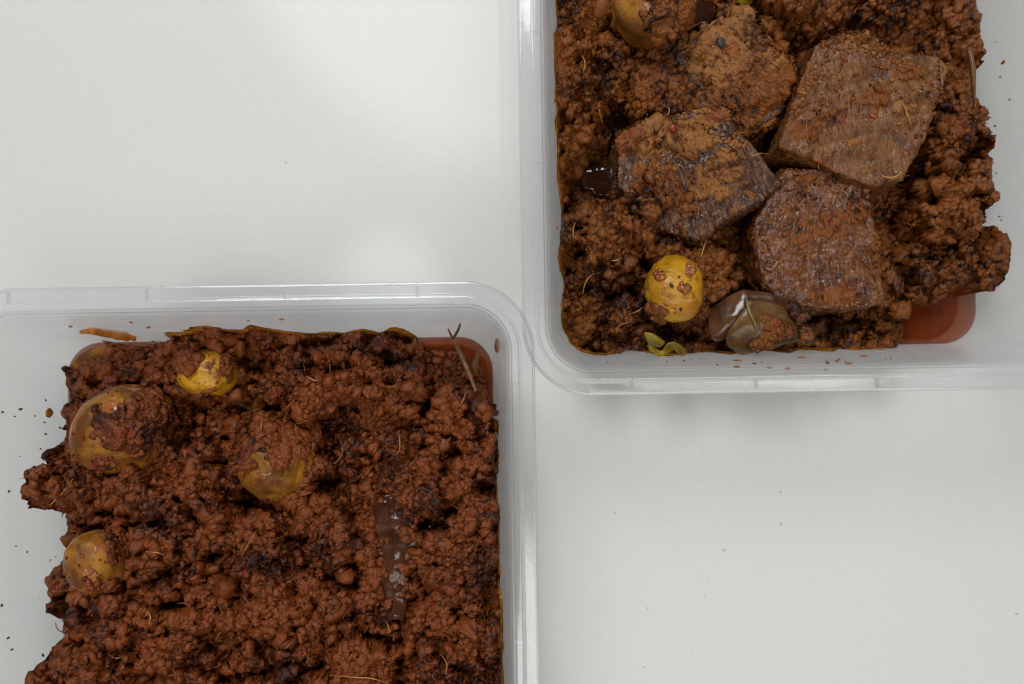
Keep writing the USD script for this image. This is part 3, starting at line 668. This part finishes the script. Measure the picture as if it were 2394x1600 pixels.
potato('potato almost hidden under red paste, near the middle of the lower left tub', 642, 1082, 25.6, 90, 86, 8, 40, 65, potato_b, [([(615, 1040, 85, 50), (690, 1010, 34, 48), (580, 1085, 34, 30), (650, 1075, 55, 24), (700, 1060, 24, 30)], 1.1, paste_l)])
potato('yellow-brown potato sitting against the left-hand end of the lower left tub', 226, 1312, 30, 70, 76, 8, 10, 66, potato_b, [([(275, 1270, 40, 40), (240, 1370, 60, 22)], 0.8, paste_l), ([(195, 1300, 14, 10), (205, 1345, 30, 14)], 0.42, smear_m)])
potato('pale potato slice lying in orange oil in the far corner of the lower left tub', 225, 838, 15.2, 66, 26, 2.6, 24, 67, potato_b, [], sub=4)

# seeds, chilli
for x, y, r, a, lab in ((1570, 668, 6, 0.4, 'round black seed at the middle of the clean yellow potato'), (1639, 650, 6, 2.2, 'largest black seed at the upper right edge of the clean yellow potato'), (1636, 679, 4.5, 2.4, 'small slanting black seed at the right edge of the clean yellow potato'),
                        (1592, 724, 5, 0.2, 'lowest black seed on the clean yellow potato'), (1588, 648, 3.5, 0.0, 'smallest black seed just above the sauce drop on the clean potato')):
    d = np.hypot((x - 1577) / 71, (y - 674) / 75); z = 30 + 7.6 * math.sqrt(max(0, 1 - d * d)) + 0.1
    v, f = pebble((0, 0, 0), 1.0, int(x), 2, (1, 0.65, 0.5), 0.15)
    R = np.array([[math.cos(a), -math.sin(a), 0], [math.sin(a), math.cos(a), 0], [0, 0, 1]])
    tag(obj('seed', v * r * 0.105 @ R.T + W(x, y, z), f, seed_m), lab, 'seed', 'black seeds on the clean yellow potato')
vB = mB[1]; tB = cKDTree(np.stack(topx(vB), -1))
def on_mesh(v, t, x, y):
    k = t.query_ball_point((x, y), 9); return W(x, y, np.max(v[k, 2]) if k else 35)
c = on_mesh(vB, tB, 1572, 303); v, f = pebble(c + [0, 0, 0.9], 1.1, 5, 3, (1, 0.9, 0.8), 0.2)
tag(obj('chilli_piece', v, f, chilli_m), 'round red chilli bit on the crumb-topped meat chunk', 'chilli')
tA = cKDTree(np.stack(topx(mA[1]), -1)); c = on_mesh(mA[1], tA, 2043, 272); v, f = pebble(c + [0, 0, 0.0], 0.7, 9, 3, (1.3, 0.7, 0.6), 0.3)
tag(obj('chilli_piece', v, f, chilli_m), 'red chilli sliver on the largest flat-topped meat chunk', 'chilli')
for x, y, r, lab in ((1685, 102, 1.2, 'black spice lump on the orange crumb mound'),):
    v, f = pebble(W(x, y, 40.3), r, 77, 3, (1, 0.8, 0.7), 0.35); tag(obj('spice_lump', v, f, lump_m), lab, 'spice')

# ------------------------------------------------------------------ leaves
def sheet(grid_px, zs, nu=24, nv=24, thick=0.25, wav=0.5, seed=1):
    """a leaf from a coarse lattice of picture points (rows) with heights"""
    g = np.array([[list(W(x, y, z)) for (x, y), z in zip(r, zr)] for r, zr in zip(grid_px, zs)])
    from scipy.interpolate import RectBivariateSpline
    U, V = np.linspace(0, 1, g.shape[0]), np.linspace(0, 1, g.shape[1])
    k = (min(3, len(U) - 1), min(3, len(V) - 1))
    a, b = np.linspace(0, 1, nu), np.linspace(0, 1, nv)
    P = np.stack([RectBivariateSpline(U, V, g[..., c], kx=k[0], ky=k[1])(a, b) for c in range(3)], -1).reshape(-1, 3)
    i = np.arange(nu * nv).reshape(nu, nv)
    f = np.vstack([np.stack([i[:-1, :-1], i[1:, :-1], i[1:, 1:]], -1).reshape(-1, 3), np.stack([i[:-1, :-1], i[1:, 1:], i[:-1, 1:]], -1).reshape(-1, 3)])
    n = normals(P, f)
    if n[:, 2].mean() < 0: f = f[:, ::-1]; n = -n
    P = P + n * (wav * (fbm(P, 3.5, seed, 2) - 0.5))[:, None]
    loop = np.concatenate([i[:, 0], i[-1, 1:], i[::-1, -1][1:], i[0, ::-1][1:-1]]); m = len(P)
    v = np.vstack([P, P - n * thick]); l2 = np.roll(loop, -1)
    return v, np.vstack([f, f[:, ::-1] + m, np.stack([loop, loop + m, l2 + m], 1), np.stack([loop, l2 + m, l2], 1)])


t = thing('leaf'); tag(t, 'folded olive-green leaf under the glossy meat chunk', 'leaf')
v, f = sheet([[(1655, 738), (1700, 692), (1760, 680), (1850, 700)], [(1658, 772), (1706, 738), (1760, 712), (1862, 730)], [(1672, 798), (1716, 778), (1766, 748), (1870, 752)]],
             [[25, 27, 28, 27], [27.2, 29.2, 29.6, 28.5], [26, 28.5, 30, 29]], 34, 34, 0.25, 1.2, seed=4); obj('blade', v, f, leaf_b, t)
v, f = sheet([[(1750, 702), (1800, 708), (1874, 735)], [(1712, 760), (1790, 755), (1898, 772)], [(1698, 800), (1780, 802), (1884, 792)], [(1738, 834), (1758, 826), (1800, 815)]],
             [[30.4, 30.4, 28.4], [30.6, 31.4, 28.9], [28.9, 29.9, 28.2], [25.2, 26.7, 27]], 40, 40, 0.25, 0.9, seed=14); obj('blade', v, f, leaf_o, t)
v, f = tube([W(1745, 700, 30.4), W(1752, 730, 31.4), W(1764, 755, 31.9), W(1770, 790, 30.2)], [0.35, 0.55, 0.4, 0.2], 6, 16); obj('midrib', v, f, rib_m, t)
cv = [pebble(W(x, y, 30.5 + 0.5 * math.sin(x)), r, int(x + y), 3, (1.2, 1, 0.7), 0.4) for x, y, r in ((1790, 752, 1.5), (1806, 765, 1.7), (1822, 772, 1.4), (1800, 785, 1.2), (1790, 800, 1.5), (1772, 806, 1.3), (1842, 772, 1.2), (1860, 730, 1.8), (1874, 745, 1.6), (1884, 775, 1.8), (1850, 718, 1.3), (1892, 790, 1.5))]
v, f = merge(cv); tag(obj('paste_smear', crumble(v, f, 91, ((1.0, 0.6), (0.55, 0.4)), rag=()), f, paste_r, t), kind='stuff')
t = thing('leaf'); tag(t, 'curled yellow-green leaf scrap at the wall in front of the clean yellow potato', 'leaf')
v, f = sheet([[(1506, 778), (1530, 782), (1556, 800)], [(1512, 796), (1531, 798), (1549, 809)], [(1518, 808), (1532, 811), (1542, 813)]], [[27, 28.5, 27], [26.5, 28, 27], [25, 26, 26]], 16, 16, 0.2, seed=6); obj('scrap', v, f, leaf_y, t)
v, f = sheet([[(1512, 808), (1530, 813), (1548, 820), (1560, 804), (1586, 804), (1606, 830)], [(1520, 822), (1536, 830), (1550, 835), (1570, 821), (1580, 822), (1596, 835)]], [[26, 27, 26.5, 28.5, 28.5, 26], [27.5, 28, 26, 26.5, 27, 26]], 8, 40, 0.25, seed=7); obj('scrap', v, f, leaf_y, t)

t = thing('leaf'); tag(t, 'narrow dark wet leaf with tiny bubbles, standing in the red paste', 'leaf')
gp, gz = [], []
for y, xl, xr, z in ((1158, 878, 935, 27), (1200, 872, 952, 30), (1240, 880, 978, 33), (1280, 884, 992, 33.5), (1325, 882, 958, 31), (1370, 884, 950, 29), (1415, 894, 948, 27.5), (1448, 912, 938, 26)):
    gp.append([(xl + (xr - xl) * k / 4, y + 6 * (k - 2) ** 2 / 4) for k in range(5)]); gz.append([surf((xl + xr) / 2, y, 'l', 0, 26)[2] + 0.6 - 1.1 * ((k - 2) / 2) ** 2 for k in range(5)])
v, f = sheet(gp, gz, 60, 30, 0.22, 1.3, 8); obj('blade', v, f, leaf_d, t); tD = cKDTree(np.stack(topx(v), -1)); vD = v
bub = []
r2 = np.random.default_rng(3)
for k in range(46):
    x, y = (r2.normal(925, 24), r2.normal(1225, 30)) if k < 34 else (r2.normal(885, 8), r2.normal(1280, 28))
    c = on_mesh(vD, tD, x, y) if k < 40 else surf(x, y, 'l', 0.2); r = r2.uniform(0.22, 0.5); s = ICO[2]
    bub.append((np.array(s.vertices) * r + c + [0, 0, 0.05], np.array(s.faces)))
v, f = merge(bub); tag(obj('bubbles', v, f, bubble_m, t), kind='stuff')
for pts, zz, lab, m, seed in (([[(800, 1268), (825, 1262), (848, 1268)], [(802, 1280), (828, 1282), (850, 1284)]], [[29, 30, 30], [29.5, 30.5, 30]], 'small blue-grey leaf scrap left of the bubbly dark leaf', leaf_d, 3),
                              ([[(540, 934), (570, 945), (602, 956)], [(546, 944), (568, 955), (594, 964)]], [[29, 30, 29], [29, 30, 29]], 'shiny grey-green leaf scrap by the small bright yellow potato', leaf_o, 4),
                              ([[(640, 1205), (670, 1225), (695, 1240)], [(650, 1218), (672, 1238), (700, 1252)]], [[29, 29, 28], [29, 29.5, 28]], 'faint dark leaf scrap below the half hidden potato', leaf_d, 5)):
    zz = [[surf(x, y, 'l')[2] + 0.9 for x, y in r] for r in pts]
    v, f = sheet(pts, zz, 12, 12, 0.25, 0.5, seed); tag(obj('leaf_scrap', v, f, m), lab, 'leaf')
v, f = sheet([[(1715, -12), (1745, -8), (1760, 0)], [(1722, 6), (1742, 12), (1758, 8)]], [[32, 34, 32], [31, 32, 31]], 12, 12, 0.25, 0.5, 9); tag(obj('leaf_scrap', v, f, leaf_y), 'yellow-green leaf tip at the top edge above the orange crumb mound', 'leaf')

# ------------------------------------------------------------------ stalks and strands
v, f = tube([W(1076, 758, 36), W(1068, 778, 34), W(1058, 792, 30)], [0.28, 0.36, 0.28], 8, 12); tag(obj('stalk', v, f, stalk_d), 'short dark stalk tip leaning on the wall by the oil corner', 'stalk')
v, f = tube([W(1048, 770, 30), W(1062, 800, 28), W(1078, 832, 29.5), W(1095, 870, 31), W(1112, 915, 31)], [0.22, 0.42, 0.68, 0.6, 0.35], 8, 24); tag(obj('stalk', v, f, stalk_m), 'long pale brown stalk lying across the paste by the oil corner', 'stalk')
v, f = sheet([[(1108, 836), (1120, 812), (1124, 818)], [(1104, 850), (1115, 840), (1120, 842)], [(1110, 880), (1113, 872), (1116, 870)]], [[30, 31, 30], [31, 31.5, 31], [29, 29.5, 29]], 14, 8, 0.3, 0.3, 11); tag(obj('leaf_sliver', v, f, leaf_o), 'green leaf sliver beside the long pale stalk', 'leaf')
v, f = tube([W(2264, 112, 33), W(2274, 160, 31), W(2276, 200, 29), W(2278, 250, 24)], [0.6, 0.7, 0.55, 0.35], 8, 20); tag(obj('stalk', v, f, stalk_m), 'pale stalk between the largest meat chunk and the wall', 'stalk')
v, f = tube([W(2060, 410, 33), W(2085, 416, 34), W(2108, 402, 35)], [0.25, 0.35, 0.2], 6, 12); tag(obj('spice_fibre', v, f, fibre_m), 'thin pale curl hanging under the largest meat chunk', 'fibre')

NTH = 'first second third fourth fifth sixth seventh eighth ninth tenth eleventh twelfth'.split()
names_l = ['arched pale fibre just right of the small bright yellow potato', 'upright forked pale fibre at the top middle of the lower left paste', 'short pale curl left of the forked upright fibre', 'bent pale fibre above the half hidden potato', 'pale hook at the edge of the deep dark hollow in the lower left paste',
           'straight pale fibre below the leaf sliver', 'pale fibre crossing from the long stalk to the wall', 'long orange fibre on the paste bulge sticking out at the left', 'wavy fibre above the potato at the left-hand end of the tub', 'slanting pale fibre midway between that end potato and the dark leaf', 'flat pale fibre right of the potato at the left-hand end',
           'smile-shaped pale fibre near the bottom left of the paste', 'kinked fibre with a yellow tip near the bottom of the paste', 'pale fibre near the bottom right corner of the lower left tub', 'long orange fibre lying along the bottom edge of the picture', 'thin dark-tipped curl hanging over the bare wall notch at the left',
           'faint curved fibre in the dark hollow right of the half hidden potato', 'short fibre below the potato at the left-hand end', 'orange fibre on the lowest paste bulge at the left', 'short pale fibre under the tip of the dark leaf', 'short fibre near the right wall at mid height of the lower left tub', 'pale fibre above the half hidden potato pointing to the grey-green scrap']
names_r = ['curved pale fibre left of the clean yellow potato', 'short pale fibre on the rounded paste lump at the left wall', 'pale fibre at the lower left of the clean yellow potato', 'pale bristle between the clean potato and the crumb-topped meat', 'pale fibre at the left wall beside the rounded paste lump', 'thin fibre below the coated top potato by the sauce glints', 'orange fibre near the left wall level with the coated top potato',
           'pale fibre just above the curled yellow-green leaf', 'pale fibre on the dark ridged end of the crumb-topped meat', 'slanting yellowish fibre on the largest meat chunk', 'pale bristle left of the orange crumb mound tip', 'yellow tuft at the top of the crumb-topped meat']
strands_l = [[(640, 815), (655, 828), (662, 852)], [(765, 830), (772, 862), (768, 888), (784, 890)], [(718, 880), (738, 890), (750, 885)], [(612, 985), (610, 1010), (602, 1030)], [(932, 1010), (935, 1045), (922, 1065)], [(1075, 950), (1085, 930), (1092, 910)], [(1080, 830), (1110, 842), (1160, 850)],
             [(110, 1185), (140, 1160), (170, 1120)], [(165, 1240), (215, 1250), (235, 1255)], [(565, 1300), (582, 1270), (600, 1240)], [(340, 1290), (365, 1292), (385, 1300)], [(255, 1530), (272, 1540), (290, 1528)], [(505, 1500), (515, 1480), (535, 1470)], [(1030, 1530), (1045, 1555), (1040, 1575)], [(770, 1580), (850, 1585), (905, 1598)], [(130, 1455), (135, 1472), (152, 1478)],
             [(795, 1030), (800, 1060), (780, 1085)], [(345, 1430), (352, 1445), (345, 1462)], [(140, 1535), (165, 1510), (180, 1500)], [(900, 1450), (908, 1465), (910, 1480)], [(1060, 1160), (1062, 1180), (1070, 1190)], [(660, 960), (680, 945), (690, 930)]]
for k, s in enumerate(strands_l):
    pts = [surf(x, y, 'l', 0.5 + 0.5 * (i % 2), 8) for i, (x, y) in enumerate(s)]
    v, f = tube(pts, [0.10, 0.2, 0.16, 0.07], 5, 14)
    tag(obj('spice_fibre', v, f, fibre_m if k % 3 else fibre_d), names_l[k], 'fibre', 'spice fibres in the lower left tub')
strands_r = [[(1390, 640), (1372, 655), (1362, 690)], [(1430, 610), (1445, 608), (1450, 600)], [(1470, 735), (1490, 728), (1502, 718)], [(1640, 600), (1645, 580), (1652, 560)], [(1345, 520), (1340, 545), (1350, 560)], [(1400, 255), (1405, 275), (1412, 300)], [(1360, 130), (1368, 150), (1362, 170)], [(1440, 780), (1450, 760), (1470, 755)],
             [(1760, 365), (1775, 360), (1800, 362)], [(2110, 240), (2120, 265), (2130, 290)], [(1680, 45), (1665, 55), (1650, 70)], [(1560, 270), (1565, 258), (1558, 250)]]
allr = np.vstack([vr] + [m[1] for m in (mA, mB, mC, mD)]); tall = cKDTree(np.stack(topx(allr), -1))
for k, s in enumerate(strands_r):
    pts = []
    for i, (x, y) in enumerate(s):
        kk = tall.query_ball_point((x, y), 7); z = np.max(allr[kk, 2]) if kk else 28
        pts.append(W(x, y, z + 0.6 + 0.4 * (i % 2)))
    v, f = tube(pts, [0.09, 0.18, 0.14, 0.06], 5, 14)
    tag(obj('spice_fibre', v, f, fibre_m), names_r[k], 'fibre', 'spice fibres in the upper right tub')

# short fuzz all over the paste
def fuzz(v, f_top, n, seed, length):
    r = np.random.default_rng(seed); px, py = topx(v); ok = np.where((px > -60) & (px < 2450) & (py > -60) & (py < 1660) & (v[:, 2] > 10))[0]
    parts = []
    for k in r.choice(ok, n):
        p = v[k]; a = r.uniform(0, 2 * math.pi); L = r.uniform(*length); d = np.array([math.cos(a), math.sin(a), r.uniform(0.1, 0.7)])
        b = np.array([-math.sin(a), math.cos(a), 0]) * r.uniform(-0.5, 0.5)
        parts.append(tube([p - d * 0.3, p + (d + b) * L * 0.5, p + d * L], [0.09, 0.08, 0.03], 4))
    return merge(parts)


v, f = fuzz(vl[:il.size], None, 420, 31, (0.8, 2.4)); tag(obj('spice_fuzz', v, f, fibre_d), 'short fine fibres scattered through the lower left paste', 'fibres', kind='stuff')
v, f = fuzz(allr, None, 420, 32, (0.7, 2.0)); tag(obj('spice_fuzz', v, f, fibre_m), 'short fine fibres scattered over the upper right meat and paste', 'fibres', kind='stuff')

# ------------------------------------------------------------------ dark glossy sauce between the lumps
def pool(px, py, rx, ry, z, seed, label):
    s = ICO[4]; u = np.array(s.vertices); a = np.arctan2(u[:, 1], u[:, 0])
    k = 1 + 0.3 * (meshkit.noise(np.stack([np.cos(a) * 1.5 + 5, np.sin(a) * 1.5 + 5, np.full(len(a), seed)], 1), seed) - 0.5) * 2
    c = W(px, py, z); sc = (CAM_Z - z) / FPX
    v = u * np.stack([rx * sc * k, ry * sc * k, np.full(len(k), 1.2)], 1)
    v[:, 2] = np.sign(v[:, 2]) * np.abs(v[:, 2]) ** 0.5 + 0.5 * (fbm(v + 40, 3.0, seed, 2) - 0.5)
    tag(obj('sauce_pool', v + c, np.array(s.faces), sauce_m), label, 'sauce')


pool(1408, 428, 46, 42, 15.0, 3, 'dark glossy sauce puddle left of the crumb-topped meat chunk')
pool(1450, 275, 34, 38, 16.0, 4, 'dark sauce glinting below the coated top potato')
pool(1640, 25, 40, 40, 16.0, 5, 'dark sauce behind the coated top potato at the top edge')

# ------------------------------------------------------------------ splashes on the tub walls
def on_wall(tub, px, py, side):
    """the point of a tub's inner wall seen at a pixel"""
    lo, hi = 2.0, 49.0
    for _ in range(40):
        z = (lo + hi) / 2; p = tub.local(W(px, py, z)); ha, hb = tub.half(z)
        out = {'t': p[1] - hb, 'b': -p[1] - hb, 'r': p[0] - ha, 'l': -p[0] - ha}[side]
        down = {'t': NY - py > 0, 'b': False, 'r': px > NX, 'l': px < NX}[side]
        if out > 0: lo = z
        else: hi = z
    return W(px, py, z)


def wall_flake(tub, px, py, w, h, side, mat, label, cat, group=None, name='sauce_flake', sub=2):
    p = on_wall(tub, px, py, side); sc = (CAM_Z - p[2]) / FPX; sl = 6.0
    if side in 'tb': size = (w * sc, 0.25, h * sc * 2.2)
    else: size = (0.25, h * sc, w * sc * 2.2)
    s = ICO[sub]; u = np.array(s.vertices); u = u * (1 + 0.5 * (fbm(u + px, 0.7, 3, 2) - 0.5))[:, None]
    if w > 6 and side == 'r': size = (0.65, h * sc, 3.2)
    inward = {'t': (0, -0.2, 0), 'b': (0, 0.2, 0), 'r': (-0.2, 0, 0), 'l': (0.2, 0, 0)}[side]
    tag(obj(name, u * np.array(size) + p + inward, np.array(s.faces), mat), label, cat, group)


wall_flake(tub_l, 1164, 808, 7, 17, 'r', flake_m, 'orange sauce flake stuck high on the wall near the touching corners', 'sauce', sub=3)
for q, (x, y, w, h) in enumerate(sorted(((165, 762, 5, 2), (306, 752, 4, 2), (658, 745, 6, 3), (580, 748, 3, 2), (347, 764, 5, 2)), key=lambda d: d[0])):
    wall_flake(tub_l, x, y, w, h, 't', flake_m, NTH[q] + ' orange dot from the left on the back wall of the lower left tub', 'sauce', 'orange dots on the back wall of the lower left tub')
for q, (x, y, w, h) in enumerate(sorted(((1724, 845, 10, 3), (1764, 852, 5, 2), (1842, 864, 7, 5), (1935, 851, 4, 3), (1957, 846, 4, 3), (1984, 852, 9, 2), (1930, 867, 3, 2), (1875, 838, 9, 3), (2020, 835, 9, 2), (1800, 862, 8, 1.5), (1722, 860, 8, 1.5)), key=lambda d: d[0])):
    wall_flake(tub_r, x, y, w, h, 'b', flake_m, NTH[q] + ' orange dot from the left on the front wall below the olive leaf', 'sauce', 'orange dots on the front wall of the upper right tub')
for q, (x, y, w, h) in enumerate(sorted(((1304, 75, 3, 10), (1295, 236, 4, 5), (1300, 534, 2, 3), (1307, 630, 3, 7), (1309, 713, 2, 4), (1303, 600, 3, 3)), key=lambda d: d[1])):
    wall_flake(tub_r, x, y, w, h, 'l', flake_m, NTH[q] + ' orange dot from the top on the left wall of the upper right tub', 'sauce', 'orange dots on the left wall of the upper right tub')
for q, (x, y, w, h) in enumerate(sorted(((2347, 146, 4, 4), (2340, 180, 2, 2)), key=lambda d: -d[2])):
    wall_flake(tub_r, x, y, w, h, 'r', flake_m, ('larger' if q == 0 else 'smaller') + ' faint orange dot on the right-hand wall by the largest meat chunk', 'sauce', 'faint dots on the right-hand wall')
for q, (x, y, w, h) in enumerate(sorted(((46, 957, 4, 3), (4, 964, 2, 3), (33, 974, 1.6, 1.6), (80, 973, 2.2, 1.6), (102, 988, 2.2, 1.6), (17, 1492, 3, 2.4), (26, 1519, 2.4, 2.4), (2, 1416, 2, 4)), key=lambda d: d[1])):
    wall_flake(tub_l, x, y, w, h, 'l', herb_m, NTH[q] + ' dark herb speck from the top on the left wall of the lower left tub', 'herb speck', 'herb specks on the left wall of the lower left tub', 'herb_speck')
wall_flake(tub_l, 114, 966, 7, 11, 'l', film_m, 'pale yellow oil smear on the left wall among the herb specks', 'sauce')
v, f = tube([on_wall(tub_l, x, y, 't') + [0, -0.4, 0] for x, y in ((190, 773), (215, 770), (240, 775), (275, 780), (312, 787))], [0.4, 0.9, 1.0, 1.1, 0.7], 8, 24)
tag(obj('sauce_streak', crumble(v, f, 71, ((1.4, 0.5),), rag=()), f, flake_m), 'orange streak of sauce smeared along the back wall above the potato slice', 'sauce')

def loose(tub, side, n, seed, label, mat, y0, y1):
    q = np.random.default_rng(seed); parts = []
    for k in range(n):
        y = q.uniform(y0, y1); x = (150 - abs(q.normal(0, 50))) if side == 'l' else (2310 + abs(q.normal(0, 22)))
        if side == 'b': x, y = q.uniform(1400, 2150), 838 + abs(q.normal(0, 7))
        if side == 't': x, y = q.uniform(300, 1100), 748 - abs(q.normal(0, 7))
        p = on_wall(tub, x, y, side); r = q.uniform(0.12, 0.45) * (0.7 if side in 'tb' else 1)
        parts.append(pebble(p, r, k + seed, 1, (1, 0.7, 0.6), 0.4))
    v, f = merge(parts); tag(obj('loose_crumbs', v, f, mat), label, 'crumbs', kind='stuff')


loose(tub_l, 'l', 26, 201, 'scattered paste crumbs on the bare left wall of the lower left tub', paste_l, 900, 1560)
loose(tub_r, 'r', 14, 202, 'scattered paste crumbs on the right-hand wall of the upper right tub', paste_r, 80, 700)
loose(tub_r, 'b', 22, 203, 'scattered paste crumbs along the front wall of the upper right tub', paste_r, 0, 0)
